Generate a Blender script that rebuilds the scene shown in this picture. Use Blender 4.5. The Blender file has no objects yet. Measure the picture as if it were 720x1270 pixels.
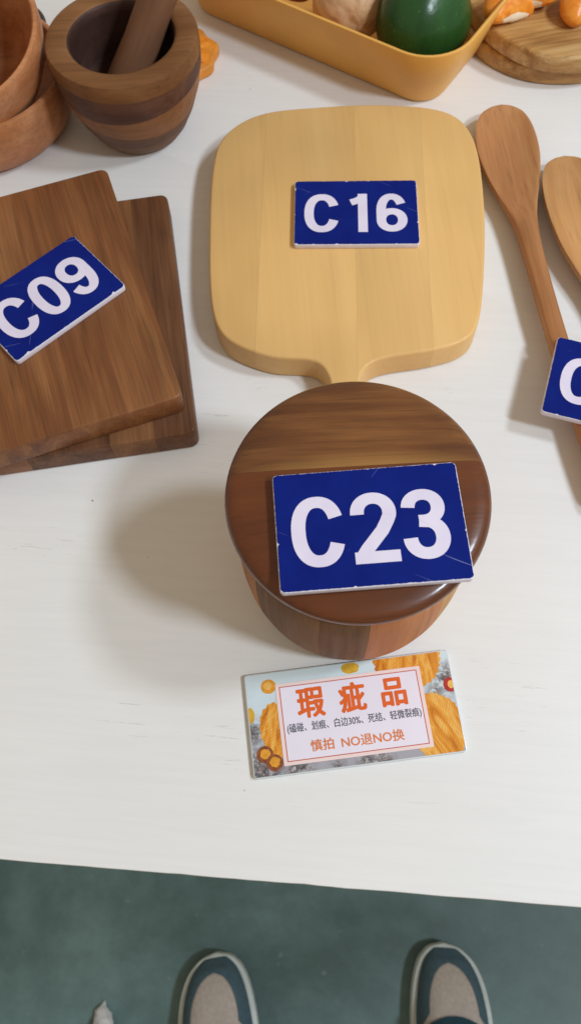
import bpy, bmesh, math, random
from mathutils import Vector, Matrix, noise
random.seed(7)
R = math.radians
SC = bpy.context.scene
COL = SC.collection

# ------------------------------------------------------------------ camera, world, lamps, exposure
TH, ROLL, CAM_H = R(23.70), R(-4.18), 0.45
fwd = Vector((0, math.sin(TH), -math.cos(TH))); up0 = Vector((0, math.cos(TH), math.sin(TH))); rt0 = Vector((1, 0, 0))
rt = rt0 * math.cos(ROLL) + up0 * math.sin(ROLL); up = -rt0 * math.sin(ROLL) + up0 * math.cos(ROLL)
cam_d = bpy.data.cameras.new('camera'); cam = bpy.data.objects.new('camera', cam_d); COL.objects.link(cam)
cam.matrix_world = Matrix(((rt.x, up.x, -fwd.x, 0), (rt.y, up.y, -fwd.y, 0), (rt.z, up.z, -fwd.z, CAM_H), (0, 0, 0, 1)))
cam_d.sensor_fit = 'VERTICAL'; cam_d.sensor_height = 36; cam_d.lens = 36 * 1000 / 1270
cam_d.clip_start = 0.01; cam_d.clip_end = 50
cam_d.dof.use_dof = True; cam_d.dof.focus_distance = 0.42; cam_d.dof.aperture_fstop = 14
SC.camera = cam

W = bpy.data.worlds.new('World'); SC.world = W; W.use_nodes = True
bg = W.node_tree.nodes['Background']; bg.inputs[0].default_value = (1.0, 0.835, 0.63, 1); bg.inputs[1].default_value = 0.42

def area_lamp(name, loc, target, size, power, col):
    d = bpy.data.lights.new(name, 'AREA'); d.shape = 'DISK'; d.size = size; d.energy = power; d.color = col
    o = bpy.data.objects.new(name, d); COL.objects.link(o); o.location = loc
    o.rotation_euler = (Vector(target) - Vector(loc)).to_track_quat('-Z', 'Y').to_euler()
    return o
area_lamp('lamp_key', (1.52, 0.18, 1.88), (0.03, 0.2, 0), 0.32, 21, (0.79, 0.91, 1.02))
area_lamp('lamp_second', (1.37, -0.58, 1.86), (0.03, 0.2, 0), 0.30, 27.5, (0.79, 0.91, 1.02))

VS = SC.view_settings
SC.display_settings.display_device = 'sRGB'
VS.view_transform = 'Standard'; VS.look = 'None'; VS.exposure = 0; VS.gamma = 1; VS.use_curve_mapping = False
SC.render.engine = 'CYCLES'

# ------------------------------------------------------------------ helpers
def tag(o, label, cat, group=None):
    o['label'] = label; o['category'] = cat
    if group: o['group'] = group
    return o
def link(name, me, mat, parent=None, sharp=40):
    o = bpy.data.objects.new(name, me); COL.objects.link(o)
    if mat is not None and not me.materials: me.materials.append(mat)
    if parent is not None: o.parent = parent
    return o
def mesh(name, vs, fs, sharp=40):
    me = bpy.data.meshes.new(name); me.from_pydata([tuple(v) for v in vs], [], [tuple(f) for f in fs]); me.validate()
    fix(me, sharp); return me
def fix(me, sharp=40):
    bm = bmesh.new(); bm.from_mesh(me); bmesh.ops.recalc_face_normals(bm, faces=bm.faces); bm.to_mesh(me); bm.free()
    for p in me.polygons: p.use_smooth = True
    if sharp: me.set_sharp_from_angle(angle=R(sharp))
def obj(name, vs, fs, mat, parent=None, sharp=40): return link(name, mesh(name, vs, fs, sharp), mat, parent)
def empty(name, loc, rz=0):
    o = bpy.data.objects.new(name, None); COL.objects.link(o); o.location = loc; o.rotation_euler = (0, 0, rz); o.empty_display_size = .02
    return o
def lathe(prof, n=72):
    """closed profile list (r,z); r==0 points become poles"""
    vs, fs, rings = [], [], []
    for r, z in prof:
        if r <= 1e-9: rings.append([len(vs)]); vs.append((0, 0, z))
        else:
            rings.append(list(range(len(vs), len(vs) + n)))
            for i in range(n): a = 2 * math.pi * i / n; vs.append((r * math.cos(a), r * math.sin(a), z))
    for a, b in zip(rings, rings[1:]):
        for i in range(n):
            j = (i + 1) % n
            if len(a) == 1 and len(b) == 1: continue
            if len(a) == 1: fs.append((a[0], b[i], b[j]))
            elif len(b) == 1: fs.append((a[i], a[j], b[0]))
            else: fs.append((a[i], a[j], b[j], b[i]))
    return vs, fs
def arc_prof(cx, cz, r, a0, a1, n=6):
    return [(cx + r * math.cos(R(a0 + (a1 - a0) * i / n)), cz + r * math.sin(R(a0 + (a1 - a0) * i / n))) for i in range(n + 1)]
def spline(pts, n=8, closed=True):
    out = []; N = len(pts)
    for i in range(N if closed else N - 1):
        if closed: p0, p1, p2, p3 = (Vector(pts[(i + k) % N]) for k in (-1, 0, 1, 2))
        else: p0, p1, p2, p3 = (Vector(pts[max(0, min(N - 1, i + k))]) for k in (-1, 0, 1, 2))
        for k in range(n):
            t = k / n
            out.append(0.5 * (2 * p1 + (p2 - p0) * t + (2 * p0 - 5 * p1 + 4 * p2 - p3) * t * t + (3 * p1 - p0 - 3 * p2 + p3) * t ** 3))
    if not closed: out.append(Vector(pts[-1]))
    return out
def round_rect(w, h, r, n=8):
    out = []
    for cx, cy, a in ((w/2-r, h/2-r, 0), (-w/2+r, h/2-r, 90), (-w/2+r, -h/2+r, 180), (w/2-r, -h/2+r, 270)):
        for i in range(n + 1): t = R(a + 90 * i / n); out.append((cx + r * math.cos(t), cy + r * math.sin(t)))
    return out
def offset(pts, d):
    """move a CCW outline inwards by d"""
    N = len(pts); out = []
    for i in range(N):
        a, b, c = Vector(pts[i - 1][:2]), Vector(pts[i][:2]), Vector(pts[(i + 1) % N][:2])
        e1 = (b - a).normalized() if (b - a).length > 1e-9 else (c - b).normalized(); e2 = (c - b).normalized() if (c - b).length > 1e-9 else e1
        n1 = Vector((-e1.y, e1.x)); n2 = Vector((-e2.y, e2.x)); n = n1 + n2
        if n.length < 1e-6: n = n1
        n.normalize(); k = max(0.5, n.dot(n1))
        out.append(b + n * (d / k))
    return out
def ccw(pts):
    A = sum(pts[i-1][0] * pts[i][1] - pts[i][0] * pts[i-1][1] for i in range(len(pts)))
    return list(pts) if A > 0 else list(reversed(pts))
def slab(pts, z0, z1, rt_=0.002, rb_=None, n=4):
    """outline extruded z0..z1 with rounded top and bottom edges"""
    pts = ccw(pts); rb_ = rt_ if rb_ is None else rb_
    prof = [(rb_ * (1 - math.sin(R(90 * i / n))), z0 + rb_ * (1 - math.cos(R(90 * i / n)))) for i in range(n + 1)]
    prof += [(rt_ * (1 - math.cos(R(90 * i / n))), z1 - rt_ * (1 - math.sin(R(90 * i / n)))) for i in range(n + 1)]
    vs, fs, N = [], [], len(pts)
    for d, z in prof:
        for p in offset(pts, d): vs.append((p[0], p[1], z))
    for k in range(len(prof) - 1):
        for i in range(N):
            j = (i + 1) % N; fs.append((k*N+i, k*N+j, (k+1)*N+j, (k+1)*N+i))
    fs.append(tuple(range(N - 1, -1, -1))); b = (len(prof) - 1) * N; fs.append(tuple(range(b, b + N)))
    return vs, fs
def cut_mesh(vs, fs, planes, fill=True):
    """keep the part of a solid inside all planes [(co,no)] (no points outwards), caps filled"""
    bm = bmesh.new(); bv = [bm.verts.new(v) for v in vs]
    for f in fs:
        try: bm.faces.new([bv[i] for i in f])
        except ValueError: pass
    bmesh.ops.recalc_face_normals(bm, faces=bm.faces)
    for co, no in planes:
        g = bmesh.ops.bisect_plane(bm, geom=bm.verts[:] + bm.edges[:] + bm.faces[:], dist=1e-7, plane_co=co, plane_no=no, clear_outer=True)
        ed = [e for e in bm.edges if e.is_boundary]
        if ed and fill: bmesh.ops.holes_fill(bm, edges=ed, sides=0)
    me = bpy.data.meshes.new('piece'); bm.to_mesh(me); bm.free(); fix(me); return me
def grid(fn, nu, nv, wrap_v=False):
    vs = [fn(i / nu, j / nv) for i in range(nu + 1) for j in range(nv if wrap_v else nv + 1)]
    m = nv if wrap_v else nv + 1; fs = []
    for i in range(nu):
        for j in range(nv):
            k = (j + 1) % m; fs.append((i*m+j, i*m+k, (i+1)*m+k, (i+1)*m+j))
    return vs, fs
def disp(vs, amp, fr, seed=0):
    return [Vector(v) + amp * Vector(noise.noise_vector(Vector(v) * fr + Vector((seed, seed * 1.7, seed * .3)))) for v in vs]

# ------------------------------------------------------------------ materials
def lin(h): 
    c = [int(h[i:i+2], 16) / 255 for i in (0, 2, 4)]
    return tuple(x / 12.92 if x <= .04045 else ((x + .055) / 1.055) ** 2.4 for x in c) + (1,)
class NT:
    def __init__(s, name):
        s.m = bpy.data.materials.new(name); s.m.use_nodes = True; s.t = s.m.node_tree; s.b = s.t.nodes['Principled BSDF']
    def n(s, typ, **kw):
        o = s.t.nodes.new(typ)
        for k, v in kw.items():
            if k.startswith('i_'):
                key = k[2:]; key = int(key) if key.isdigit() else key.replace('_', ' ')
                o.inputs[key].default_value = v
            else: setattr(o, k, v)
        return o
    def l(s, a, b): s.t.links.new(a, b)
    def coords(s, scale=(1, 1, 1), rot=(0, 0, 0), rnd=0, kind='Object'):
        tc = s.n('ShaderNodeTexCoord'); out = tc.outputs[kind]
        if rnd:
            oi = s.n('ShaderNodeObjectInfo'); mu = s.n('ShaderNodeMath', operation='MULTIPLY', i_1=rnd); s.l(oi.outputs['Random'], mu.inputs[0])
            ad = s.n('ShaderNodeVectorMath', operation='ADD'); s.l(out, ad.inputs[0]); s.l(mu.outputs[0], ad.inputs[1]); out = ad.outputs[0]
        mp = s.n('ShaderNodeMapping'); mp.inputs['Rotation'].default_value = rot; s.l(out, mp.inputs[0])
        m2 = s.n('ShaderNodeMapping'); m2.inputs['Scale'].default_value = scale; s.l(mp.outputs[0], m2.inputs[0])
        return m2.outputs[0]
    def noise(s, vec, scale=1, detail=4, rough=.55, dist=0):
        o = s.n('ShaderNodeTexNoise'); o.inputs['Scale'].default_value = scale; o.inputs['Detail'].default_value = detail
        o.inputs['Roughness'].default_value = rough; o.inputs['Distortion'].default_value = dist; s.l(vec, o.inputs['Vector']); return o.outputs['Fac']
    def ramp(s, fac, stops, interp='LINEAR'):
        o = s.n('ShaderNodeValToRGB'); cr = o.color_ramp; cr.interpolation = interp
        while len(cr.elements) < len(stops): cr.elements.new(.5)
        for e, (p, c) in zip(cr.elements, stops): e.position = p; e.color = c if len(c) == 4 else tuple(c) + (1,)
        s.l(fac, o.inputs[0]); return o.outputs[0]
    def mix(s, a, b, fac, mode='MIX'):
        o = s.n('ShaderNodeMix', data_type='RGBA', blend_type=mode)
        for src, i in ((fac, 0), (a, 6), (b, 7)):
            if isinstance(src, (int, float)): o.inputs[i].default_value = src
            elif isinstance(src, tuple): o.inputs[i].default_value = src
            else: s.l(src, o.inputs[i])
        return o.outputs[2]
    def bump(s, h, strength=.3, dist=.001):
        o = s.n('ShaderNodeBump'); o.inputs['Strength'].default_value = strength; o.inputs['Distance'].default_value = dist; s.l(h, o.inputs['Height']); s.l(o.outputs[0], s.b.inputs['Normal'])
    def done(s, col=None, rough=.5, spec=.5, coat=0, coat_rough=.15):
        if col is not None:
            if isinstance(col, tuple): s.b.inputs['Base Color'].default_value = col
            else: s.l(col, s.b.inputs['Base Color'])
        if isinstance(rough, (int, float)): s.b.inputs['Roughness'].default_value = rough
        else: s.l(rough, s.b.inputs['Roughness'])
        s.b.inputs['Specular IOR Level'].default_value = spec
        s.b.inputs['Coat Weight'].default_value = coat; s.b.inputs['Coat Roughness'].default_value = coat_rough
        return s.m
G = lambda v: (v, v, v, 1)
def wood(name, dark, mid, light, axis='y', fr=60, rough=.45, coat=0, rot=(0, 0, 0), vary=.25, fiber=.35, rnd=7, dist=.6, contrast=1.0, sap=None, spec=.3):
    """grain runs along the axis; fr = growth bands per metre"""
    k = NT(name)
    def sc(a, b): return {'x': (b, a, a), 'y': (a, b, a), 'z': (a, a, b)}[axis]
    v1 = k.coords(sc(fr, fr * .09), rot, rnd); n1 = k.noise(v1, 1, 5, .55, dist)
    lo, hi = .5 - .2 / contrast, .5 + .2 / contrast
    c = k.ramp(n1, [(lo, lin(dark)), (.5, lin(mid)), (hi, lin(light))])
    if sap:
        tc = k.n('ShaderNodeTexCoord'); sx = k.n('ShaderNodeSeparateXYZ'); k.l(tc.outputs['Object'], sx.inputs[0])
        ma = k.n('ShaderNodeMath', operation='MULTIPLY_ADD', i_1=.010); k.l(n1, ma.inputs[0]); k.l(sx.outputs['Y'], ma.inputs[2])
        x2 = k.n('ShaderNodeMath', operation='POWER', i_1=2.0); k.l(sx.outputs['X'], x2.inputs[0]); m3 = k.n('ShaderNodeMath', operation='MULTIPLY_ADD', i_1=2.6); k.l(x2.outputs[0], m3.inputs[0]); k.l(ma.outputs[0], m3.inputs[2])
        mr = k.n('ShaderNodeMapRange'); mr.inputs['From Min'].default_value = sap[0] + .005; mr.inputs['From Max'].default_value = sap[1] + .008; mr.inputs['To Min'].default_value = .85; mr.inputs['To Max'].default_value = 0; k.l(m3.outputs[0], mr.inputs['Value'])
        c = k.mix(c, lin(sap[2]), mr.outputs[0])
    v2 = k.coords(sc(fr * 9, fr * .22), rot, rnd); n2 = k.noise(v2, 1, 3, .6)
    f2 = k.ramp(n2, [(.32, G(1 - fiber)), (.6, G(1.0))]); c = k.mix(c, f2, 1.0, 'MULTIPLY')
    v3 = k.coords((fr * .25, fr * .25, fr * .25), rot, rnd); n3 = k.noise(v3, 1, 2)
    f3 = k.ramp(n3, [(.3, G(.82)), (.7, G(1.08))]); c = k.mix(c, f3, 1.0, 'MULTIPLY')
    oi = k.n('ShaderNodeObjectInfo'); rv = k.ramp(oi.outputs['Random'], [(0, (1 - vary, 1 - vary * 1.1, 1 - vary * 1.2, 1)), (1, (1 + vary * .4, 1 + vary * .4, 1 + vary * .3, 1))])
    c = k.mix(c, rv, 1.0, 'MULTIPLY')
    v4 = k.coords(sc(fr * 12, fr * .30), rot, rnd); n4 = k.noise(v4, 1, 2, .5)
    c = k.mix(c, k.ramp(n4, [(.60, G(1)), (.70, G(1 - fiber * 1.3))]), 1.0, 'MULTIPLY')
    rr = k.ramp(n2, [(.3, G(min(1, rough + .12))), (.7, G(rough))])
    k.bump(n2, .18, .0004)
    return k.done(c, rr, spec, coat)
def plain(name, hexc, rough=.5, spec=.5, var=.06, fr=40, coat=0, bump=0):
    k = NT(name); v = k.coords((fr, fr, fr)); n = k.noise(v, 1, 4)
    c = lin(hexc); a = tuple(min(1, x * (1 - var)) for x in c[:3]) + (1,); b = tuple(min(1, x * (1 + var)) for x in c[:3]) + (1,)
    col = k.ramp(n, [(.3, a), (.7, b)])
    if bump: k.bump(n, bump, .001)
    return k.done(col, rough, spec, coat)

# painted table top: white, brushed, with grey scratches along the boards
k = NT('white_table_paint')
v = k.coords((16, 260, 5)); n1 = k.noise(v, 1, 6, .65, .3)
c = k.ramp(n1, [(.3, lin('e7e5e3')), (.62, lin('ebe9e7'))])
vb = k.coords((3, 3, 3)); nb = k.noise(vb, 1, 3); c = k.mix(c, k.ramp(nb, [(.35, G(.95)), (.65, G(1.0))]), 1.0, 'MULTIPLY')
vs_ = k.coords((55, 700, 5)); ns = k.noise(vs_, 1, 4, .7, .3); vp = k.coords((9, 16, 5)); npp = k.noise(vp, 1, 3)
scr = k.ramp(ns, [(.61, G(0)), (.68, G(1))]); pm = k.ramp(npp, [(.56, G(0)), (.70, G(1))])
sm = k.mix(scr, pm, 1.0, 'MULTIPLY'); c = k.mix(c, lin('8f8d88'), k.mix(G(0), sm, .75))
vd = k.coords((60, 60, 60)); vo = k.n('ShaderNodeTexVoronoi'); vo.inputs['Scale'].default_value = 1; k.l(vd, vo.inputs['Vector'])
dots = k.ramp(vo.outputs['Distance'], [(.035, G(1)), (.06, G(0))]); dm = k.ramp(k.noise(k.coords((11, 11, 11)), 1, 1), [(.58, G(0)), (.6, G(1))])
c = k.mix(c, lin('6c675f'), k.mix(G(0), k.mix(dots, dm, 1.0, 'MULTIPLY'), .7))
k.bump(n1, .09, .0004); M_TABLE = k.done(c, .48, .4)

k = NT('green_floor_paint')
n = k.noise(k.coords((5, 5, 5)), 1, 7, .62, .3); c = k.ramp(n, [(.33, lin('4c6361')), (.5, lin('5c7573')), (.68, lin('6e8886'))])
n2 = k.noise(k.coords((26, 30, 26)), 1, 5, .7); c = k.mix(c, k.ramp(n2, [(.35, G(.86)), (.6, G(1.03))]), 1.0, 'MULTIPLY')
n3 = k.noise(k.coords((60, 60, 60)), 1, 2, .5); sp = k.ramp(n3, [(.70, G(0)), (.75, G(1))]); c = k.mix(c, lin('8b9894'), k.mix(G(0), sp, .35))
k.bump(n2, .12, .002); M_FLOOR = k.done(c, k.ramp(n, [(.3, G(.38)), (.7, G(.6))]), .4)

M_MAPLE = wood('maple', 'daac6b', 'dfb373', 'e5bb7d', 'y', 26, .45, .12, vary=.10, fiber=.035, contrast=.65)
M_ACACIA = wood('acacia', '6a3d22', '8d5832', 'ad774a', 'y', 62, .42, .12, vary=.1, fiber=.24, contrast=.75)
M_ACACIA2 = wood('acacia_dark', '5a3622', '6f472d', '83583a', 'y', 70, .48, .08, vary=.1, fiber=.26)
M_ACACIA3 = wood('acacia_gold', '754b2c', '8b5d3a', '9d6f48', 'y', 55, .48, .08, vary=.1, fiber=.24)
M_LID = wood('acacia_lid', '5a331b', '7c4c29', '986438', 'x', 95, .3, .35, vary=.2, fiber=.25, rot=(0, 0, R(4)))
STAVES = [wood('stave_red', 'a9673f', 'c07b4f', 'd18f60', 'z', 30, .5, 0, vary=.1, fiber=.12, contrast=.8, spec=.18), wood('stave_dark', '6b472a', '7d5735', '8f6741', 'z', 30, .5, 0, vary=.1, fiber=.12, contrast=.8, spec=.18), wood('stave_tan', 'c08d53', 'd19f64', 'dfb078', 'z', 30, .5, 0, vary=.1, fiber=.12, contrast=.8, spec=.18), wood('stave_brown', 'a0683e', 'b57b4c', 'c88e5c', 'z', 30, .5, 0, vary=.1, fiber=.12, contrast=.8, spec=.18)]
M_STAVE = wood('acacia_stave', '855531', '9c683c', 'b5824e', 'z', 26, .42, .10, vary=.5, fiber=.10, contrast=.7)
M_MORTAR = [wood('mortar_foot', '5f3d26', '775032', '8b623f', 'x', 40, .5, 0, vary=0, fiber=.16, contrast=.8), wood('mortar_tan', '7f5030', '97653d', 'aa784c', 'x', 40, .5, 0, vary=0, fiber=.16, contrast=.8), wood('mortar_purple', '4d2f24', '603d2e', '754e3b', 'x', 40, .5, 0, vary=0, fiber=.16, contrast=.8), wood('mortar_rim', '714826', '885b36', '9c6f47', 'x', 40, .5, 0, vary=0, fiber=.16, contrast=.8)]
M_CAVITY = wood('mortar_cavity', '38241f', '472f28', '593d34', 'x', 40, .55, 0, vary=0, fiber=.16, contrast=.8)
M_BOWL = wood('bowl_wood', 'b87248', 'cf8b5c', 'dfa274', 'x', 40, .38, .15, vary=.12, fiber=.16)
M_PESTLE = wood('pestle_wood', '6b4632', '845a42', '9a6f54', 'z', 30, .5, 0, fiber=.12, contrast=.7)
M_SPOON = wood('spoon_wood', 'a86f42', 'bd8253', 'cc9563', 'y', 40, .45, .08, vary=.1, fiber=.14)
M_SPOON2 = wood('pale_spoon_wood', 'b7814d', 'c8935d', 'd6a470', 'y', 40, .45, .05, vary=.05, fiber=.12)
M_OLIVE = wood('olive_wood', '9b6a3a', 'c39257', 'd9b079', 'x', 55, .4, .1, vary=.15, fiber=.22, dist=1.6, rot=(0, 0, R(-8)))
M_DARKPIECE = wood('dark_wood', '40302b', '55403a', '6a514a', 'z', 60, .5, 0)
M_BIN = plain('ochre_bin', 'e8ae57', .45, .4, .05, 30)
M_GREEN = None
k = NT('green_skin'); n = k.noise(k.coords((30, 30, 10)), 1, 5, .6); c = k.ramp(n, [(.3, lin('143c18')), (.6, lin('225222')), (.8, lin('396f33'))]); sk = k.ramp(k.noise(k.coords((420, 420, 420)), 1, 2), [(.66, G(0)), (.72, G(1))]); c = k.mix(c, lin('5f8a4c'), k.mix(G(0), sk, .35)); k.bump(k.noise(k.coords((160, 160, 160)), 1, 3), .3, .0008); M_GREEN = k.done(c, .3, .5)
k = NT('onion_skin'); n = k.noise(k.coords((120, 120, 16)), 1, 4, .6, .5); c = k.ramp(n, [(.3, lin('a8764a')), (.5, lin('cda077')), (.7, lin('dcb994'))]); k.bump(n, .3, .001); M_ONION = k.done(c, .5, .4)
M_RED = plain('red_skin', '7a1c18', .3, .5, .2, 60)
k = NT('citrus_pulp'); n = k.noise(k.coords((160, 160, 160)), 1, 4, .6, .4); c = k.ramp(n, [(.3, lin('d8741a')), (.55, lin('ec9430')), (.75, lin('f3b45c'))]); k.bump(n, .35, .001); M_PULP = k.done(c, .32, .5); k.b.inputs['Subsurface Weight'].default_value = .15; k.b.inputs['Subsurface Radius'].default_value = (.004, .002, .001)
M_PITH = plain('pith', 'f0dcc0', .7, .3, .08, 200, bump=.3)
M_RIND = plain('rind', 'd98a30', .5, .4, .18, 120, bump=.3)

# sign plates
k = NT('blue_print')
n = k.noise(k.coords((50, 50, 50)), 1, 4); c = k.ramp(n, [(.3, lin('0c1c6e')), (.7, lin('10237a'))])
def scratch(k, rot, sc, th, rnd=9):
    return k.ramp(k.noise(k.coords(sc, (0, 0, rot), rnd), 1, 3, .6), [(th, G(0)), (th + .02, G(1))])
s1 = scratch(k, R(28), (14, 900, 10), .715); s2 = scratch(k, R(-50), (18, 800, 10), .725)
c = k.mix(c, lin('aeb0dc'), k.mix(G(0), k.mix(s1, s2, 1.0, 'LIGHTEN'), .4)); M_BLUE = k.done(c, .5, .07)
M_FOAM = plain('white_foam_board', 'e2dbe6', .6, .4, .06, 150)
k = NT('white_print'); n = k.noise(k.coords((60, 60, 60)), 1, 3); c = k.ramp(n, [(.3, lin('ded4ea')), (.7, lin('e6def0'))])
s1 = scratch(k, R(35), (20, 900, 10), .70); c = k.mix(c, lin('b9adcf'), k.mix(G(0), s1, .5)); M_WHITE = k.done(c, .38, .45)

# ------------------------------------------------------------------ setting: floor and table
FZ = -0.74
fl = obj('floor', [(-4, -4, FZ), (4, -4, FZ), (4, 4, FZ), (-4, 4, FZ)], [(0, 1, 2, 3)], M_FLOOR); fl['kind'] = 'structure'; fl['label'] = 'grey green painted concrete floor'
tb = tag(empty('display_table', (-0.0137, -0.0078, FZ), R(-8.1)), 'white painted wooden display table carrying the kitchenware', 'table')
TW, TD = 1.7, 0.86
ed = []
for x, y in [(-TW/2, 0), (TW/2, 0), (TW/2, TD), (-TW/2, TD)]: ed.append((x, y))
N = 240; front = [(-TW/2 + TW * i / N, .00025 * noise.noise(Vector((i * .31, 3, 0))) + .0003 * noise.noise(Vector((i * 1.3, 7, 0)))) for i in range(N + 1)]
vs, fs = slab(front + ed[2:], -FZ - .028, -FZ, .0012, .001, 2)
top = obj('tabletop', vs, fs, M_TABLE, tb)
for x in (-TW/2 + .07, TW/2 - .07):
    for y in (.08, TD - .08):
        vs, fs = slab([(x + a, y + b) for a, b in round_rect(.05, .05, .004, 2)], 0, -FZ - .0285, .001); obj('leg', vs, fs, M_FOAM, tb)
for y in (.08, TD - .08):
    vs, fs = slab([(a, y + b) for a, b in round_rect(TW - .20, .022, .002, 2)], -FZ - .10, -FZ - .029, .001); obj('apron', vs, fs, M_FOAM, tb)

# ------------------------------------------------------------------ number plates
def ribbon(path, wv=6.2, wh=5.4, closed=False):
    """stroke of a path (mm) as quads; steep parts wv wide, level parts wh"""
    P_ = [Vector(p) for p in path]; N = len(P_); vs, fs = [], []
    for i in range(N):
        a = P_[i - 1] if (i or closed) else P_[i]; b = P_[(i + 1) % N] if (i < N - 1 or closed) else P_[i]
        t = (b - a).normalized(); n = Vector((-t.y, t.x)); w = math.hypot(wv * n.x, wh * n.y) / 2
        vs += [P_[i] + n * w, P_[i] - n * w]
    for i in range(N if closed else N - 1): j = (i + 1) % N; fs.append((2*i, 2*i+1, 2*j+1, 2*j))
    return vs, fs
def earc(cx, cy, rx, ry, a0, a1, n=40, e=2.3):
    out = []
    for i in range(n + 1):
        t = R(a0 + (a1 - a0) * i / n); c_, s_ = math.cos(t), math.sin(t)
        out.append((cx + rx * math.copysign(abs(c_) ** (2 / e), c_), cy + ry * math.copysign(abs(s_) ** (2 / e), s_)))
    return out
def glyph(ch):
    if ch == 'C': return [ribbon(earc(0, 0, 8.5, 13.9, 23, 337, 60))]
    if ch == '0': return [ribbon(earc(0, 0, 7.1, 13.9, 0, 360 - 6, 60), closed=True)]
    if ch == '1': return [ribbon([(2.6, -16.6), (2.6, 16.6)]), ribbon([(2.4, 13.2), (-1.0, 10.6), (-5.2, 9.0)], 5.6, 5.4)]
    if ch == '2':
        p = earc(0, 6.9, 7.0, 7.0, 184, -12, 30, 2.1) + [(5.6, 2.6), (3.2, -1.6), (-0.4, -5.8), (-4.2, -10.2), (-6.2, -13.2)]
        return [ribbon(p, 6.0, 5.4), ribbon([(-9.7, -13.9), (9.7, -13.9)])]
    if ch == '3':
        return [ribbon(earc(0, 7.7, 6.5, 6.2, 178, -90, 34, 2.1) + [(-2.4, 1.5)], 6.0, 5.2), ribbon([(-2.4, 1.2)] + earc(0, -6.5, 7.0, 7.4, 90, -180, 34, 2.1), 6.2, 5.4)]
    if ch in '69':
        loop = earc(0, -6.4, 7.0, 7.4, 0, 354, 50, 2.1); back = earc(0, 1.0, 7.0, 12.9, 28, 180, 36, 2.2) + [(-7.0, -6.4)]
        g = [ribbon(loop, closed=True), ribbon(back, 6.2, 5.2)]
        if ch == '9': g = [([Vector((-v[0], -v[1])) for v in vs], fs) for vs, fs in g]
        return g
PW, PH, PT = .0844, .0569, .0042
def number_plate(txt, loc, rz, label, seed, xs=(-23.4, 1.8, 24.2), tilt=(0, 0)):
    rnd = random.Random(seed)
    t = tag(empty('number_plate', loc, rz), label, 'number plate', 'blue number plates'); t.rotation_euler = (tilt[0], tilt[1], rz)
    vs, fs = slab(round_rect(PW, PH, .0022, 5), 0, PT - .0003, .0004, n=2); fb = obj('foam_board', vs, fs, M_FOAM, t)
    # printed face with a chipped edge
    ol = []; base = round_rect(PW - .0006, PH - .0006, .002, 5); N = len(base)
    for i in range(N):
        a, b = Vector(base[i]), Vector(base[(i + 1) % N]); m = max(1, int((b - a).length / .0007))
        for q in range(m):
            p = a.lerp(b, q / m); nz = noise.noise(Vector((p.x * 260, p.y * 260, seed))); d = .0002 * rnd.random() + max(0, nz - .42) * .005
            c_ = p.normalized(); cn = 0
            for cx, cy, s_ in ((1, 1, rnd.random()),): pass
            ol.append(p - Vector((math.copysign(1, p.x) if abs(p.x) > PW/2 - .002 else 0, math.copysign(1, p.y) if abs(p.y) > PH/2 - .002 else 0)) * d)
    vs, fs = slab(ol, PT - .00028, PT, .00005, n=1); obj('printed_face', vs, fs, M_BLUE, fb, 20)
    V, F_ = [], []; z = PT
    for q, (ch, x) in enumerate(zip(txt, xs)):
        for part, (gv, gf) in enumerate(glyph(ch)):
            o = len(V); zz = z + .00012 + part * .00003
            V += [((x + p[0] * 1.03) / 1000, (p[1] * 1.02 - 1.0) / 1000, zz) for p in gv]; F_ += [tuple(o + i for i in f) for f in gf]
    obj('number', V, F_, M_WHITE, fb, 0)
    return t

# ------------------------------------------------------------------ round lidded jar
JX, JY = .0316, .1563
jar = tag(empty('round_jar', (JX, JY, 0)), 'round lidded brown wooden jar with striped body, behind the printed card', 'jar')
body = [(0, .0), (.042, .0)] + arc_prof(.0450, .0095, .0095, -90, -18, 6) + [(.0567, .018), (.0587, .032), (.0597, .050), (.0597, .072), (.0585, .0905), (.0575, .0925), (.046, .0925), (.046, .012), (0, .012)]
vs, fs = lathe(body, 96); NS = 11
for i in range(NS):
    a0 = 2 * math.pi * i / NS + .25 + .10 * math.sin(i * 2.1); a1 = 2 * math.pi * (i + 1) / NS + .25 + .10 * math.sin(((i + 1) % NS) * 2.1)
    n0 = Vector((math.sin(a0), -math.cos(a0), 0)); n1 = Vector((-math.sin(a1), math.cos(a1), 0))
    me = cut_mesh(vs, fs, [(n0 * -.00004, n0), (n1 * -.00004, n1)])
    link('stave', me, STAVES[(0, 2, 3, 0, 2, 3, 1, 1, 0, 2, 0)[i]], jar)
lidp = [(0, .0932), (.050, .0932), (.0548, .0936), (.0572, .0955), (.0592, .0985), (.0608, .1020), (.0618, .1050), (.0620, .1072), (.0614, .1092), (.0600, .1107), (.0575, .1118), (.0535, .1125), (.04, .1130), (.02, .1131), (0, .1131)]
vs, fs = lathe(lidp, 128)
LV, LF = vs, fs
vs, fs = lathe([(0, .083), (.0440, .083), (.0452, .0842), (.0452, .0925), (0, .0925)], 64); lid = obj('lid', vs, fs, STAVES[3], jar)
vs, fs = LV, LF
dirl = Vector((1, -.02, 0)).normalized(); nl = Vector((-dirl.y, dirl.x, 0)); L0 = Vector((0, .0125, 0))
link('lid_plank', cut_mesh(vs, fs, [(L0 + nl * .00004, -nl)]), wood('lid_back_plank', '4c2a16', '6b3f22', '8c5b31', 'x', 90, .3, .35, vary=0, fiber=.16, contrast=1.0, rot=(0, 0, R(2)), dist=.3, sap=(.0115, .0195, 'b08046')), lid)
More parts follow.
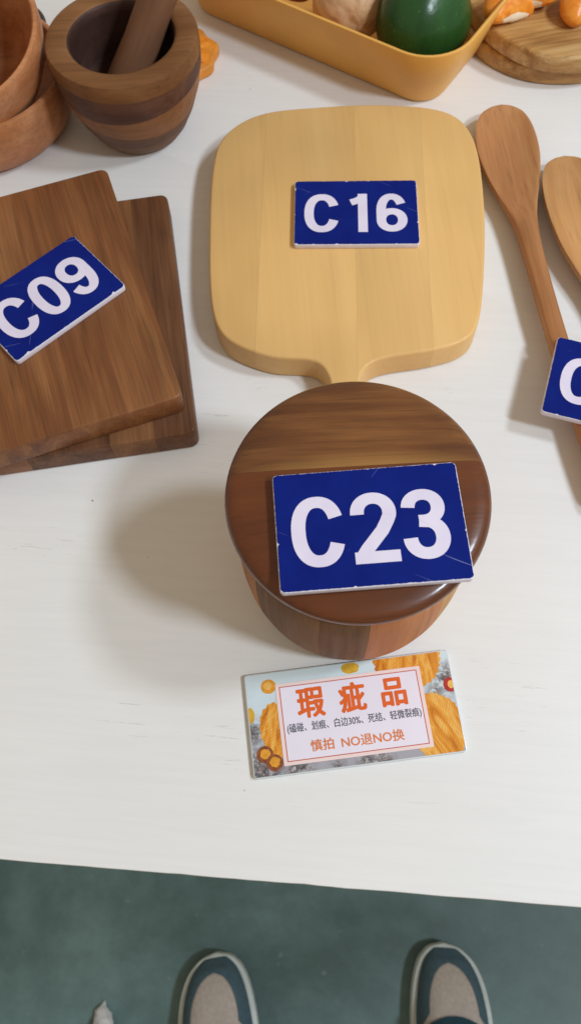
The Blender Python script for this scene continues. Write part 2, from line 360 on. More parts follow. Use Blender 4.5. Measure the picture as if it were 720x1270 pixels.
link('lid_plank', cut_mesh(vs, fs, [(L0 - nl * .00004, nl)]), wood('lid_front_plank', '582b14', '6b381b', '814a27', 'x', 50, .3, .35, vary=0, fiber=.13, contrast=.7, rot=(0, 0, R(-3))), lid)

# ------------------------------------------------------------------ pale paddle board
OUT = [[-0.0949, -0.0033], [-0.0934, 0.0311], [-0.0904, 0.0631], [-0.0844, 0.0868], [-0.0688, 0.1042], [-0.0462, 0.1133], [-0.0081, 0.1147], [0.0297, 0.1131], [0.0669, 0.1066], [0.0874, 0.0962], [0.097, 0.0779], [0.0991, 0.0485], [0.0944, -0.0023], [0.0847, -0.0562], [0.0758, -0.0889], [0.0648, -0.1018], [0.0437, -0.1074], [0.0191, -0.1098], [0.0067, -0.1128], [-0.0012, -0.1192], [-0.005, -0.1307], [-0.0060, -0.165], [-0.0075, -0.178], [-.0135, -.1825], [-.0200, -.1775], [-0.0222, -0.165], [-0.0224, -0.1292], [-0.0239, -0.1191], [-0.0281, -0.1114], [-0.0366, -0.1072], [-0.0585, -0.1033], [-0.0797, -0.0923], [-0.0903, -0.0798], [-0.0947, -0.0608], [-0.0956, -0.0326]]
pb = tag(empty('paddle_board', (.053, .40, 0), 0), 'pale maple paddle cutting board with rounded corners and short handle', 'cutting board')
vs, fs = slab([tuple(p) for p in spline([tuple(q) for q in OUT], 7)], 0.0005, .0215, .0020, .0024, 4)
cuts = [-.2, -.059, .006, .054, .2]; pn = Vector((1, -.09, 0)).normalized()
for a, b in zip(cuts, cuts[1:]):
    me = cut_mesh(vs, fs, [(pn * (a + .00003), -pn), (pn * (b - .00003), pn)]); link('plank', me, M_MAPLE, pb)

# ------------------------------------------------------------------ two dark boards
def dark_board(name, cx, cy, z, rz, label, cuts, mats):
    t = tag(empty(name, (cx, cy, z), rz), label, 'cutting board', 'dark rectangular cutting boards')
    vs, fs = slab(round_rect(.15, .197, .0055, 7), 0.0003, .018, .0014, .0014, 3)
    for mt, a, b in zip(mats, cuts, cuts[1:]):
        link('plank', cut_mesh(vs, fs, [(Vector((a + .00003, 0, 0)), Vector((-1, 0, 0))), (Vector((b - .00003, 0, 0)), Vector((1, 0, 0)))]), mt, t)
    return t
def corner_to_center(tr, rz, w, h):
    c_, s_ = math.cos(rz), math.sin(rz); return tr[0] - (w/2*c_ - h/2*s_), tr[1] - (w/2*s_ + h/2*c_)
x, y = corner_to_center((-.0711, .4436), R(5), .15, .197)
dark_board('cutting_board', x, y, 0, R(5), 'dark brown rectangular board underneath the other one', [-.1, -.03, .022, .049, .1], [M_ACACIA, M_ACACIA2, M_ACACIA3, M_ACACIA2])
x, y = corner_to_center((-.1104, .4532), R(15), .15, .197)
dark_board('cutting_board', x, y, .018, R(15), 'dark brown rectangular board on top, under plate C09', [-.1, -.035, .1], [M_ACACIA3, M_ACACIA])

# plates in place
number_plate('C23', (.0350, .1365, .1136), R(.2), 'blue plate reading C23 on the round jar lid', 3)
number_plate('C16', (.0597, .4065, .0216), R(-4.8), 'blue plate reading C16 on the pale paddle board', 5)
c_, s_ = math.cos(R(38.4)), math.sin(R(38.4)); br = Vector((-.0941, .3456))
ctr = br + Vector((-PW/2 * c_ - PH/2 * s_, -PW/2 * s_ + PH/2 * c_))
number_plate('C09', (ctr.x, ctr.y, .0362), R(38.4), 'blue plate reading C09 on the dark boards', 8)
rz = R(-21.5); c_, s_ = math.cos(rz), math.sin(rz); bl = Vector((.1556, .2419)); ctr = bl + Vector((PW/2 * c_ - PH/2 * s_, PW/2 * s_ + PH/2 * c_))
number_plate('C', (ctr.x, ctr.y, .0190), rz, 'blue plate lying across the handles of two wooden spoons', 12)

# ------------------------------------------------------------------ printed card
card = tag(empty('printed_card', (.0260, .0744, 0.0002), R(3.2)), 'small printed card with orange Chinese lettering in front of the jar', 'card')
CW, CH, CT = .1143, .0556, .0028
M_ACR = plain('card_acrylic', 'cfd6d8', .2, .5, .03)
vs, fs = slab(round_rect(CW, CH, .0018, 5), 0, CT, .0003, n=2); cb = obj('card_base', vs, fs, M_ACR, card)
k = NT('card_photo_ground')
tc = k.n('ShaderNodeTexCoord'); sx = k.n('ShaderNodeSeparateXYZ'); k.l(tc.outputs['Object'], sx.inputs[0])
mr = k.n('ShaderNodeMapRange'); mr.inputs['From Min'].default_value = -.028; mr.inputs['From Max'].default_value = .028; k.l(sx.outputs['Y'], mr.inputs['Value'])
nn = k.noise(k.coords((70, 70, 70)), 1, 5, .6); ad = k.n('ShaderNodeMath', operation='MULTIPLY_ADD', i_1=.9); k.l(nn, ad.inputs[0]); sb = k.n('ShaderNodeMath', operation='SUBTRACT', i_1=.45); k.l(mr.outputs[0], sb.inputs[0]); k.l(sb.outputs[0], ad.inputs[2])
c = k.ramp(ad.outputs[0], [(.1, lin('a9a6ae')), (.35, lin('bcc0c8')), (.6, lin('ccd8de')), (.9, lin('d3e2e8'))])
def spot(x, y, r):
    vm = k.n('ShaderNodeVectorMath', operation='DISTANCE'); k.l(tc.outputs['Object'], vm.inputs[0]); vm.inputs[1].default_value = (x, y, .00285); return k.ramp(vm.outputs['Value'], [(r * .35, G(1)), (r, G(0))])
msk = None
for x_, y_, r_ in ((-.052, -.024, .017), (-.056, -.004, .009), (-.033, -.027, .011), (.004, -.027, .008), (.013, -.027, .007), (-.012, -.027, .005), (.055, .012, .012), (.047, .006, .006)):
    q_ = spot(x_, y_, r_); msk = q_ if msk is None else k.mix(msk, q_, 1.0, 'LIGHTEN')
nh = k.noise(k.coords((420, 420, 420)), 1, 5, .7, .8); hb = k.ramp(nh, [(.36, lin('35343a')), (.48, lin('6d6a70')), (.56, lin('8a7a70')), (.66, lin('cfcdd4'))])
edge = k.ramp(k.noise(k.coords((240, 240, 240)), 1, 4, .65), [(.38, G(0)), (.5, G(1))])
c = k.mix(c, hb, k.mix(msk, edge, 1.0, 'MULTIPLY'))
M_CG = k.done(c, .3, .4)
def flat(name, pts, z, mat, parent=cb, clip=True):
    if clip: pts = [(max(-CW/2 + .0006, min(CW/2 - .0006, p[0])), max(-CH/2 + .0006, min(CH/2 - .0006, p[1]))) for p in pts]
    q = []
    for p in pts:
        if not q or (abs(p[0] - q[-1][0]) + abs(p[1] - q[-1][1])) > 1e-6: q.append(p)
    return obj(name, [(p[0], p[1], z) for p in q], [tuple(range(len(q)))], mat, parent, 0)
flat('photo_background', round_rect(CW - .0008, CH - .0008, .0016, 5), CT + .00005, M_CG)
def fan_mat(name, ang):
    k = NT(name); v = k.coords((1, 1, 1), (0, 0, R(ang)))
    n = k.noise(k.coords((150, 26, 10), (0, 0, R(ang))), 1, 5, .65, 1.4); c = k.ramp(n, [(.25, lin('8e4312')), (.40, lin('cf7a22')), (.52, lin('eba03a')), (.62, lin('f4bd62')), (.75, lin('c9701d'))])
    w = k.n('ShaderNodeTexWave', wave_type='BANDS'); w.inputs['Scale'].default_value = 1; w.inputs['Distortion'].default_value = 7; w.inputs['Detail'].default_value = 3
    k.l(k.coords((260, 40, 10), (0, 0, R(ang + 50))), w.inputs['Vector']); c = k.mix(c, k.ramp(w.outputs['Fac'], [(.1, G(.72)), (.5, G(1.0))]), .5, 'MULTIPLY'); return k.done(c, .3, .4)
def blob(cx, cy, rx, ry, rot=0, jag=.06, n=40, seed=0, lobes=0):
    o = []
    for i in range(n):
        a = 2 * math.pi * i / n; r = 1 + jag * noise.noise(Vector((math.cos(a) * 2.2, math.sin(a) * 2.2, seed))) * 2 + (.035 * math.sin(a * lobes) if lobes else 0)
        x, y = rx * r * math.cos(a), ry * r * math.sin(a); o.append(((cx + x * math.cos(rot) - y * math.sin(rot)) / 1000, (cy + x * math.sin(rot) + y * math.cos(rot)) / 1000))
    return o
M_LEAF = plain('card_leaf_print', '4a4a4c', .3, .4, .6, 500); M_BRN = plain('card_brown_print', '8d5030', .3, .4, .4, 500)
M_ORG = plain('card_orange_print', 'e09a35', .3, .4, .15, 400); M_ROSE = plain('card_rose_print', 'b3362f', .3, .4, .2, 400); M_YEL = plain('card_lime_print', 'd8a93a', .3, .4, .15, 300)
M_ORL = plain('card_orange_light_print', 'f0b860', .3, .4, .1, 400); M_BRN2 = plain('card_taupe_print', '77675c', .3, .4, .4, 400); M_PALE = plain('card_pale_print', 'd5d3da', .3, .4, .1, 300); M_GRY = plain('card_grey_print', '7d7b85', .3, .4, .5, 350)
z = CT + .00009
flat('dried_orange_print', blob(-44.2, 20, 4.2, 4.0, 0, .03, 30, 2), z, M_ORG); flat('dried_orange_print', blob(-44.6, 20.4, 2.4, 2.2, 0, .05, 24, 6), z + .00001, M_ORL)
flat('lime_print', blob(-55.6, 5.5, 2.2, 4.2, 0, .03, 24, 3), z, M_YEL)
flat('toast_print', blob(-41, -4, 10, 15, R(8), .05, 60, 4, 18), z + .00001, fan_mat('card_left_slice', 20))
for cx, cy in ((-50.0, -15.8), (-45.3, -20.6)):
    flat('fig_print', blob(cx, cy, 4.6, 4.4, 0, .04, 30, cx), z + .00002, M_BRN); flat('fig_print', blob(cx + .2, cy + .2, 2.8, 2.6, 0, .1, 24, cx + 3), z + .00003, M_ORG); z += .00002
flat('slice_print', blob(34, 26, 19, 17, R(-12), .05, 80, 5, 30), z + .00002, fan_mat('card_top_slice', 8))
flat('tomato_print', blob(55, 8.5, 3.6, 4.0, 0, .03, 30, 7), z + .00003, M_ROSE); flat('tomato_print', blob(55.5, 8.5, 1.8, 2.2, 0, .03, 24, 8), z + .00004, M_ORL)
flat('slice_print', blob(44, -13, 15, 18.5, R(12), .05, 80, 9, 30), z + .00005, fan_mat('card_bottom_slice', -28))
flat('yellow_print', blob(2, 24.5, 5, 3.2, 0, .06, 30, 10), z + .00001, M_YEL)
zp = CT + .00032
M_PAN = plain('card_panel_print', 'ece4f0', .3, .4, .02); M_PEACH = plain('card_panel_edge_print', 'f1d9d6', .3, .4, .02); M_LINE = plain('card_line_print', 'c9644f', .3, .4, .05)
M_TXT = plain('card_orange_lettering', 'e5672c', .3, .4, .05, 200); M_TXT2 = plain('card_grey_lettering', '4c4a58', .3, .4, .05); M_TXT3 = plain('card_small_orange_lettering', 'e08147', .3, .4, .05)
flat('panel_edge', round_rect(.0806, .0438, .0004, 2), zp, M_PEACH).location = (-.0002, -.0012, 0)
flat('panel', round_rect(.0766, .0402, .0004, 2), zp + .00004, M_PAN).location = (-.0002, -.0012, 0)
def frame(w, h, t, z):
    o = [(-w/2, -h/2), (w/2, -h/2), (w/2, h/2), (-w/2, h/2)]; i = [(-w/2+t, -h/2+t), (w/2-t, -h/2+t), (w/2-t, h/2-t), (-w/2+t, h/2-t)]
    return [(p[0] - .0002, p[1] - .0012, z) for p in o + i], [(a, (a + 1) % 4, 4 + (a + 1) % 4, 4 + a) for a in range(4)]
vs, fs = frame(.0766, .0402, .0005, zp + .00008); obj('panel_line', vs, fs, M_LINE, cb, 0)
def text(name, s, x0, x1, y0, y1, mat, bold=0.0, parent=cb, z=zp + .00012):
    cu = bpy.data.curves.new(name, 'FONT'); cu.body = s; cu.size = 1; cu.resolution_u = 4
    o = bpy.data.objects.new('tmp', cu); COL.objects.link(o); dg = bpy.context.evaluated_depsgraph_get(); dg.update()
    me = bpy.data.meshes.new_from_object(o.evaluated_get(dg)); bpy.data.objects.remove(o)
    if bold:
        V0 = [tuple(v.co) for v in me.vertices]; F0 = [tuple(p.vertices) for p in me.polygons]; V, F_ = [], []
        for q in range(13):
            rr_ = 0 if q == 12 else bold * (1 if q % 2 else .62); dx, dy = rr_ * math.cos(R(30 * q)), rr_ * math.sin(R(30 * q)) * .8; b0 = len(V)
            V += [(v[0] + dx, v[1] + dy, q * .0000025) for v in V0]; F_ += [tuple(i + b0 for i in f) for f in F0]
        me = bpy.data.meshes.new(name); me.from_pydata(V, [], F_)
    xs = [v.co.x for v in me.vertices]; ys = [v.co.y for v in me.vertices]
    if not xs: return
    a, b, c_, d = min(xs), max(xs), min(ys), max(ys)
    for v in me.vertices: v.co = ((x0 + (v.co.x - a) / (b - a) * (x1 - x0)) / 1000, (y0 + (v.co.y - c_) / (d - c_) * (y1 - y0)) / 1000, z + v.co.z)
    me.materials.clear(); me.materials.append(mat); o2 = bpy.data.objects.new(name, me); COL.objects.link(o2); o2.parent = parent
for s, x0, x1 in (('瑕', -29.8, -14.6), ('疵', -6.6, 8.2), ('品', 16.6, 30.6)): text('lettering', s, x0, x1, .2 if s != '品' else .6, 16.6 if s != '品' else 16.2, M_TXT, .034)
text('lettering', '(磕碰、划痕、白边30%、死结、轻微裂痕)', -36.6, 36.6, -7.2, -1.6, M_TXT2, .010)
text('lettering', '慎拍', -25.2, -12.6, -17.6, -11.4, M_TXT3, .02)
text('lettering', 'NO退NO换', -8.6, 25.4, -17.8, -11.6, M_TXT3, .018)

# ------------------------------------------------------------------ mortar and pestle
mo = tag(empty('mortar', (-.0928, .533, 0)), 'round dark wooden mortar with thick rim, beside the stacked bowls', 'mortar')
mp_ = [(0, 0), (.027, 0), (.0315, .0015), (.037, .009), (.0435, .022), (.0493, .038), (.0527, .053), (.0538, .065), (.0535, .0725), (.0525, .0748), (.050, .0756), (.0405, .0752), (.0378, .0744), (.0365, .0725), (.0362, .06), (.0345, .04), (.029, .022), (.018, .013), (0, .011)]
vs, fs = lathe(mp_, 96)
pl = [(-1, Vector((0, 0, 1))), (.034, Vector((.10, -.16, 1)).normalized()), (.051, Vector((-.06, -.12, 1)).normalized()), (.0665, Vector((.02, -.05, 1)).normalized()), (1, Vector((0, 0, 1)))]
for ml, ((a, na), (b, nb_)) in zip(M_MORTAR, zip(pl, pl[1:])):
    P_ = []
    if a > 0: P_.append((Vector((0, 0, a)), -na))
    if b < 1: P_.append((Vector((0, 0, b)), nb_))
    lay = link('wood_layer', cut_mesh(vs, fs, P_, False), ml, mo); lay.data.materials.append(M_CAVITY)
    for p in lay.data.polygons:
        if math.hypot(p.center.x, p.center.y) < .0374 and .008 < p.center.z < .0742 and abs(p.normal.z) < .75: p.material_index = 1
a, b = Vector((-.104, .531, .0245)), Vector((-.034, .566, .138)); ax = b - a
vs, fs = lathe([(0, -.0155)] + arc_prof(0, 0, .0158, -80, -10, 6)[0:] + [(.0160, .004), (.0148, .02), (.0130, .045), (.0124, .075), (.0135, .11), (.0140, .13), (.012, .1365), (.006, .1395), (0, .140)], 40)
pe = obj('pestle', vs, fs, M_PESTLE); pe.location = a; pe.rotation_euler = ax.to_track_quat('Z', 'Y').to_euler()
tag(pe, 'wooden pestle standing inside the mortar', 'pestle')

# ------------------------------------------------------------------ stacked bowls
def bowl(name, prof, loc, label, mat, rot=(0, 0, 0)):
    vs, fs = lathe(prof, 96); o = obj(name, vs, fs, mat); o.location = loc; o.rotation_euler = rot; return tag(o, label, 'bowl', 'stacked wooden bowls')
bowl('bowl', [(0, 0), (.052, 0), (.060, .0015), (.066, .008), (.069, .018), (.0702, .032), (.0702, .0435), (.0694, .0452), (.0672, .0455), (.0660, .0446), (.0655, .03), (.062, .014), (.052, .008), (0, .007)], (-.212, .553, 0), 'reddish brown wooden bowl at the bottom of the stack, standing on the table', M_BOWL)
bowl('bowl', [(0, 0), (.030, 0), (.036, .002), (.047, .010), (.0565, .022), (.063, .037), (.0665, .052), (.0672, .066), (.0664, .0678), (.0642, .068), (.0630, .067), (.0618, .052), (.057, .035), (.049, .022), (.038, .012), (0, .009)], (-.2155, .555, .0215), 'reddish brown wooden bowl tilted on top of another bowl', M_BOWL, (R(14), R(1), 0))
bowl('bowl', [(0, 0), (.020, 0), (.030, .004), (.036, .014), (.040, .027), (.042, .038), (.0414, .0395), (.0396, .0395), (.0383, .038), (.036, .025), (.029, .013), (.018, .007), (0, .006)], (-.2265, .561, .0345), 'small orange brown bowl nested inside the topmost bowl', M_BOWL, (R(14), R(1), 0))
vs, fs = lathe([(0, 0), (.006, 0)] + arc_prof(0, .0125, .0130, -60, 90, 12), 40); vs = [Vector(v) for v in vs]
kn = obj('wooden_piece', vs, fs, M_DARKPIECE); kn.location = (-.183, .6445, 0); tag(kn, 'dark brown rounded wooden piece behind the stacked bowls', 'wooden piece')  # unidentified dark wooden piece, built as a guessed rounded shape

# dried orange slice beside the mortar
cs = tag(empty('orange_slice', (-.0665, .602, .0002)), 'ruffled dried orange slice half hidden behind the mortar', 'orange slice')
ol = [( .034 * (1 + .05 * math.sin(a * 9) + .03 * math.sin(a * 4 + 1)) * math.cos(a), .034 * (1 + .05 * math.sin(a * 9) + .03 * math.sin(a * 4 + 1)) * math.sin(a)) for a in [2 * math.pi * i / 90 for i in range(90)]]
vs, fs = slab(ol, 0, .009, .002, n=3); obj('rind', vs, fs, M_RIND, cs)
for i in range(9):
    a = 2 * math.pi * (i + .5) / 9; pts = [(r * math.cos(a + da), r * math.sin(a + da)) for r, da in ((.004, -.25), (.014, -.28), (.026, -.29), (.029, -.2), (.030, 0), (.029, .2), (.026, .29), (.014, .28), (.004, .25))]
    vs, fs = slab(pts, .0085, .0102, .0008, n=2); obj('segment', vs, fs, M_PULP, cs)

# ------------------------------------------------------------------ ochre bin and produce
BZ = .051; cx, cy = .0835, .6575; br = R(-37.5)
bn = tag(empty('storage_bin', (cx, cy, 0), br), 'ochre yellow square bin with rounded corners holding vegetables', 'storage bin')
BL, BW = .232, .150
def ring(l, w, r): return round_rect(l, w, r, 10)
layers = [(-.003, .0), (0, .003)]
def bin_ring(d, z): return [(p[0], p[1], z) for p in ring(BL + 2 * d, BW + 2 * d, max(.004, .022 + d))]
prof = [(-.004, 0), (-.001, .0008), (.0005, .003), (.008, .026), (.016, BZ - .0015), (.0158, BZ - .0004), (.0148, BZ), (.0136, BZ - .0004), (.0130, BZ - .0015), (.005, .026), (-.002, .006), (-.005, .0042)]
vs, fs = [], []; N = len(bin_ring(0, 0))
for d, z in prof: vs += bin_ring(d, z)
for q in range(len(prof) - 1):
    for i in range(N): j = (i + 1) % N; fs.append((q*N+i, q*N+j, (q+1)*N+j, (q+1)*N+i))
fs.append(tuple(range(N - 1, -1, -1))); b = (len(prof) - 1) * N; fs.append(tuple(range(b, b + N)))
obj('bin_body', vs, fs, M_BIN, bn)
# green fruit
def sphere_like(rx, ry, rz_, n=40, m=24, fn=None):
    vs, fs = grid(lambda u, v: None, 1, 1) if False else ([], [])
    prof = [(math.sin(math.pi * i / m), -math.cos(math.pi * i / m)) for i in range(m + 1)]
    prof[0] = (0, -1); prof[-1] = (0, 1)
    vs, fs = lathe(prof, n); out = []
    for v in vs:
        a = math.atan2(v[1], v[0]); k_ = fn(a, v[2]) if fn else 1
        out.append(Vector((v[0] * rx * k_, v[1] * ry * k_, v[2] * rz_)))
    return out, fs
vs, fs = sphere_like(.0355, .0355, .0365, 48, 28, lambda a, z: 1 + .05 * math.cos(3 * a + .5) + .012 * math.cos(7 * a) - .1 * max(0, z) ** 3)
o = obj('green_fruit', disp(vs, .0008, 40, 2), fs, M_GREEN); o.location = (.1250, .575, .0415); o.rotation_euler = (R(-40), R(12), 0); tag(o, 'glossy dark green fruit in the corner of the ochre bin', 'fruit')
vs, fs = sphere_like(.0295, .030, .029, 64, 32, lambda a, z: 1 + .022 * math.cos(8 * a) * (1 - z * z) + .03 * math.sin(3 * a + 1))
vs = [Vector((v.x * (1 if v.z < .018 else 1 - (v.z - .018) * 30), v.y * (1 if v.z < .018 else 1 - (v.z - .018) * 30), v.z * (1 if v.z < .018 else 1.35))) for v in vs]
o = obj('onion', disp(vs, .001, 35, 5), fs, M_ONION); o.location = (.0745, .6035, .040); o.rotation_euler = (R(-62), R(-25), R(10)); tag(o, 'pale brown ribbed onion beside the green fruit in the bin', 'onion')
vs, fs = sphere_like(.019, .019, .018, 40, 24, lambda a, z: 1 + .03 * math.cos(5 * a))
o = obj('red_tomato', vs, fs, M_RED); o.location = (.037, .638, .040); tag(o, 'dark red round vegetable behind the onion in the bin', 'vegetable')

# ------------------------------------------------------------------ round olive boards and citrus
def round_board(r, z0, z1, loc, label, wob, seed):
    pts = [((r + wob * noise.noise(Vector((math.cos(i * .0524) * 1.5, math.sin(i * .0524) * 1.5, seed)))) * math.cos(i * 2 * math.pi / 120), (r + wob * noise.noise(Vector((math.cos(i * .0524) * 1.5, math.sin(i * .0524) * 1.5, seed)))) * math.sin(i * 2 * math.pi / 120)) for i in range(120)]
    vs, fs = slab(pts, z0, z1, .003, .002, 4); o = obj('round_board', vs, fs, M_OLIVE); o.location = loc; return tag(o, label, 'cutting board', 'round olive wood boards')
round_board(.080, .0003, .0135, (.2435, .623, 0), 'round olive wood board at the bottom of its stack', .003, 2)
round_board(.081, .0003, .0145, (.2480, .6195, .0137), 'round olive wood board on top of its stack with mandarin segments', .003, 6)
def mandarin(loc, rot, label, L=.036):
    t = tag(empty('mandarin_segment', loc), label, 'fruit', 'mandarin segments on the round board'); t.rotation_euler = rot
    def fn(u, v):
        a = (u - .5) * 2.2; env = max(1e-6, math.cos((u - .5) * math.pi)) ** .42; b = 2 * math.pi * v
        rad = .0135 * env; y = rad * .78 * math.cos(b); zz = rad * math.sin(b)
        zz *= 1.15 if zz > 0 else .95; y *= 1 - .35 * max(0, -math.sin(b))
        cr = .020; rr = cr + zz
        return Vector((rr * math.sin(a) * L / .036, y, rr * math.cos(a) - cr))
    vs, fs = grid(fn, 36, 24, True); obj('pulp', disp(vs, .0004, 110, loc[0] * 50), fs, M_PULP, t, 0)
    def fp(u, v):
        p = fn(.04 + .92 * u, 0.75 + (v - .5) * .2); a = (u - .5) * 2.0; return p + Vector((math.sin(a), 0, math.cos(a))) * -.0006
    vs, fs = grid(fp, 30, 5); obj('pith_seam', disp(vs, .0003, 300, 3), fs, M_PITH, t, 0)
    return t
bz = .0285
mandarin((.1935, .590, bz + .0075), (R(-75), R(10), R(25)), 'mandarin segment near the bin, leaning against another segment')
mandarin((.2115, .603, bz + .0075), (R(-78), R(-15), R(-20)), 'mandarin segment resting behind the one near the bin')
mandarin((.2500, .586, bz + .0078), (R(-75), R(0), R(40)), 'mandarin segment lying alone towards the middle of the round board')

# ------------------------------------------------------------------ wooden spoons
def spoon(keys, mat, label, depth, rimz):
    """keys: (x, y, halfwidth, thickness, z of top rim) from tip to handle end"""
    pts = spline([Vector(k_) if False else k_[:3] for k_ in keys], 10, False); ext = spline([(k_[3], k_[4], k_[5]) for k_ in keys], 10, False)
    n = 28; vs, fs = [], []
    for p, e in zip(pts, ext):
        x, y, w = p; th_, zt, dp = e
        w = max(w, .0004)
        for j in range(n):
            b = 2 * math.pi * j / n; cb, sb_ = math.cos(b), math.sin(b); xx = w * math.copysign(abs(cb) ** .85, cb)
            if sb_ >= 0: zz = zt + th_ * .35 * sb_ * max(0, 1 - dp / .0035) ** 2 - dp * (1 - min(1, abs(cb) / .88) ** 2.2 if abs(cb) < .88 else 0)
            else: zz = zt - th_ * abs(sb_) ** .8 
            vs.append((x + xx, y, max(.0003, zz)))
    m = len(pts)
    for i in range(m - 1):
        for j in range(n): q = (j + 1) % n; fs.append((i*n+j, i*n+q, (i+1)*n+q, (i+1)*n+j))
    fs.append(tuple(range(n))); fs.append(tuple(range((m - 1) * n, m * n)))
    o = obj('wooden_spoon', vs, fs, mat, None, 60); return tag(o, label, 'spoon', 'wooden spoons')
spoon([(.1800, .5130, .0010, .003, .0120, 0), (.1797, .5105, .0085, .005, .0130, .0008), (.1787, .502, .0165, .009, .0140, .0030), (.1775, .485, .0215, .0125, .0145, .0055), (.1770, .462, .0220, .0135, .0145, .0062), (.1768, .438, .0180, .0125, .0140, .0040), (.1768, .415, .0118, .0105, .0138, .0018), (.1770, .395, .0082, .0100, .0140, .0), (.1775, .365, .0066, .0100, .0142, .0), (.1792, .31, .0062, .0100, .0145, .0), (.1835, .24, .0062, .0100, .0145, 0), (.1880, .19, .0066, .0100, .0143, 0), (.1890, .181, .0045, .007, .0135, 0), (.1892, .1795, .0006, .003, .0125, 0)],
      M_SPOON, 'reddish brown wooden spoon right beside the pale paddle board', .006, .014)
spoon([(.2160, .4560, .0010, .003, .0130, 0), (.2160, .4535, .0090, .005, .0140, .0010), (.2165, .445, .0175, .009, .0155, .0035), (.2175, .428, .0235, .0135, .0165, .0075), (.2185, .402, .0252, .0150, .0165, .0085), (.2200, .375, .0235, .0145, .0160, .0060), (.2215, .350, .0180, .0125, .0150, .0025), (.2225, .325, .0110, .0105, .0145, .0004), (.2230, .30, .0075, .0100, .0145, .0), (.2235, .25, .0064, .0100, .0147, .0), (.2265, .17, .0062, .0100, .0145, 0), (.2290, .125, .0066, .0100, .0143, 0), (.2295, .117, .0045, .007, .0135, 0), (.2296, .1155, .0006, .003, .0125, 0)],
      M_SPOON2, 'pale wooden spoon with a wide hollow bowl', .008, .016)

# ------------------------------------------------------------------ shoes
M_SOLE = plain('shoe_rubber', 'c6ccc8', .6, .3, .08, 60); M_GUARD = plain('shoe_navy_suede', '4a5f68', .85, .2, .12, 160, bump=.3)
M_VAMP = plain('shoe_beige_mesh', 'b3a79d', .85, .2, .1, 220, bump=.4); M_TONG = plain('shoe_teal_tongue', '25424c', .8, .2, .12, 160, bump=.3); M_LACE = plain('shoe_laces', '2b3f49', .8, .2, .15, 300, bump=.3)
def interp(t, tb_):
    for (a, va), (b, vb_) in zip(tb_, tb_[1:]):
        if t <= b: 
            f = (t - a) / (b - a); f = f * f * (3 - 2 * f) if False else f; return va + (vb_ - va) * f
    return tb_[-1][1]
WS = [(0, 0.0), (.004, .0165), (.010, .0255), (.020, .0345), (.035, .0415), (.055, .0465), (.085, .0498), (.115, .0475), (.150, .0415), (.185, .0370), (.22, .0365), (.25, .0335), (.268, .0255), (.277, .0150), (.281, 0)]
HS = [(0, .016), (.006, .026), (.02, .036), (.04, .044), (.07, .053), (.1, .066), (.13, .078), (.16, .088), (.2, .085), (.25, .092), (.281, .086)]
def dense(tb_):
    P_ = spline([(a, b) for a, b in tb_], 12, False); out = []
    for p in P_:
        if not out or p.x > out[-1][0] + 1e-6: out.append((p.x, max(0, p.y)))
    return out
WS = dense(WS); HS = dense(HS)
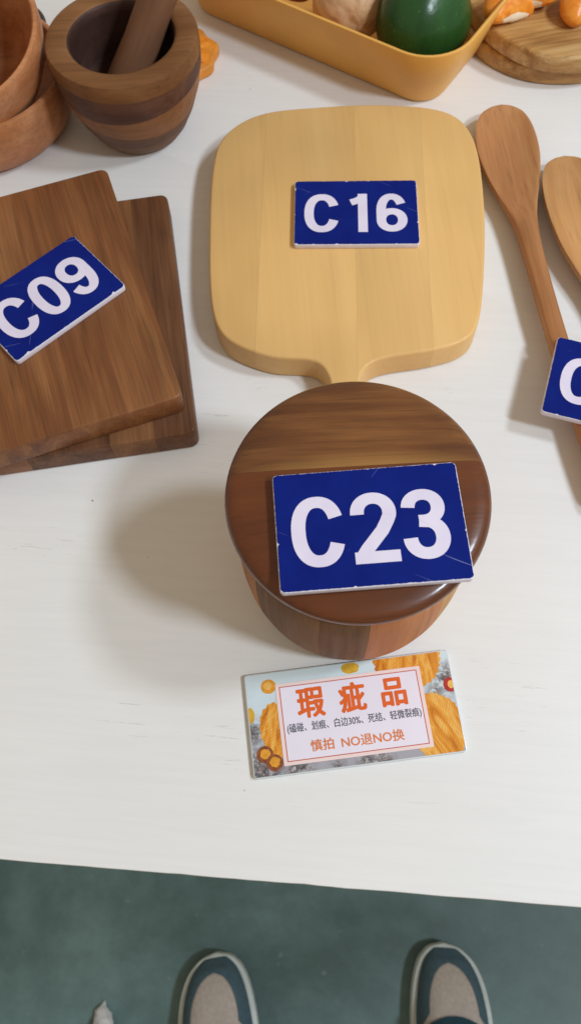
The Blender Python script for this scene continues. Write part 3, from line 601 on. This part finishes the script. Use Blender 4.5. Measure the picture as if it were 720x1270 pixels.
def shoe(tip, rz, side, label):
    t = tag(empty('shoe', (tip[0], tip[1], FZ), rz), label, 'shoe', 'pair of sneakers on the floor')
    cxo = lambda s: side * (-.006 * math.exp(-s / .04) + .004 * math.sin(min(1, s / .28) * math.pi))
    wid = lambda s: interp(s, WS); hh = lambda s: interp(s, HS)
    S_ = [0, .0015, .004, .007, .010, .015] + [.02 + .0075 * i for i in range(33)] + [.268, .273, .277, .280, .281]
    S_ = sorted(set(round(s, 5) for s in S_ if s <= .281))
    ol = [(cxo(s) + wid(s), -s) for s in S_] + [(cxo(s) - wid(s), -s) for s in reversed(S_[1:-1])]
    ol = [tuple(p) for p in spline([tuple(p) for p in ccw(ol)], 3)]
    vs, fs = slab(ol, 0.0003, .026, .003, .004, 4); obj('sole', vs, fs, M_SOLE, t)
    ins = .0058
    def surf(s, tt, off=0):
        w = max(0, wid(max(0, s - .0)) - ins); sy = max(s, ins * .9); k_ = max(0, 1 - abs(tt) ** 2.8) ** .6
        h0 = hh(s); return Vector((cxo(s) + w * tt, -sy - 0, .0245 + (h0 - .0245 + .006) * k_ * min(1, (s / .02 + .15)) + off))
    def bfun(s):
        if s < .021: return 0
        if s < .074: return min(.9, .0300 * math.sqrt(max(0, 1 - ((.074 - s) / .053) ** 2)) / max(.01, wid(s) - ins))
        return min(.88, .69 + (s - .074) * 14)
    U1 = [.0 + .132 * i / 66 for i in range(67)]
    def strip(lo, hi, n, off, s_list):
        vs, fs = [], []
        for s in s_list:
            for j in range(n + 1): vs.append(surf(s, lo(s) + (hi(s) - lo(s)) * j / n, off))
        for i in range(len(s_list) - 1):
            for j in range(n): a = i * (n + 1) + j; fs.append((a, a + 1, a + n + 2, a + n + 1))
        return vs, fs
    v1, f1 = strip(lambda s: -1, lambda s: -bfun(s), 14, .0014, U1); v2, f2 = strip(lambda s: bfun(s), lambda s: 1, 14, .0014, U1)
    g = obj('toe_guard', v1 + v2, f1 + [tuple(i + len(v1) for i in f) for f in f2], M_GUARD, t, 60)
    vs, fs = strip(lambda s: -min(.97, bfun(s) + .06), lambda s: min(.97, bfun(s) + .06), 26, 0, [s for s in U1 if .02 <= s <= .1]); obj('vamp', vs, fs, M_VAMP, t, 60)
    # quarters: side walls round the heel
    S2 = [.095 + .186 * i / 50 for i in range(51)]
    for sg in (-1, 1):
        def q(u, v):
            s = .095 + .186 * u; top_ = .80 - .2 * min(1, u * 4); tt = 1 - (1 - top_) * v; w = max(.001, wid(s) - ins); zt = hh(s) - .004
            return Vector((cxo(s) + sg * w * (1 - .22 * v * v), -min(s, .276), .0245 + (zt - .0245) * v))
        vs, fs = grid(q, 50, 12); obj('quarter', vs, fs, M_GUARD, t, 60)
    def tg(u, v):
        s = .074 + .10 * u; tt = (v - .5) * 2; w = .031 - .004 * u ; bowd = .004
        s += .010 * tt * tt * (1 - u); p = surf(s, w * tt / max(.01, wid(s) - ins), .0028 + .018 * u); return p
    vs, fs = grid(tg, 24, 16); tng = obj('tongue', vs, fs, M_TONG, t, 60)
    for i in range(4):
        s0 = .096 + .017 * i
        def lc(u, v):
            b = 2 * math.pi * v; tt = (u - .5) * 2; c0 = Vector((cxo(s0) + .030 * tt, -s0 + .003 * math.sin(tt * 2), hh(s0) + .0135 + .018 * (s0 - .074) / .1 - .008 * tt * tt)); return c0 + Vector((0, .0028 * math.cos(b), .0018 * math.sin(b)))
        vs, fs = grid(lc, 16, 8, True); obj('lace', vs, fs, M_LACE, tng, 60)
    vs, fs = slab([(cxo(s) + (wid(s) - .009), -s) for s in S_ if .1 < s < .27] + [(cxo(s) - (wid(s) - .009), -s) for s in reversed(S_) if .1 < s < .27], .026, .0285, .001); obj('insole', vs, fs, M_LACE, t)
    return t
shoe((.1600, -.1020), R(-7), 1, 'blue and beige sneaker pointing straight at the table, farther from the white tissue')
shoe((-.1425, -.0945), R(6), -1, 'blue and beige sneaker nearer the crumpled white tissue')

# crumpled tissue on the floor
def fn(u, v):
    b = 2 * math.pi * v; w = .019 * (min(1, u * 2.4) ** .55) * (1 + .3 * u); return Vector((w * math.cos(b), -.11 * u, max(0.0004, .014 * (min(1, u * 3) ** .6) * (1 + math.sin(b)) * .9)))
vs, fs = grid(fn, 40, 36, True)
vs = [Vector((v.x, v.y, max(.0004, v.z))) for v in disp(disp(vs, .007, 55, 3), .003, 160, 9)]
o = obj('crumpled_tissue', vs, fs, plain('tissue_paper', 'c9c6c4', .8, .2, .05, 60, bump=.2), None, 35); o.location = (-.2835, -.141, FZ); o.rotation_euler = (0, 0, R(2)); tag(o, 'crumpled white tissue lying on the green floor', 'tissue')
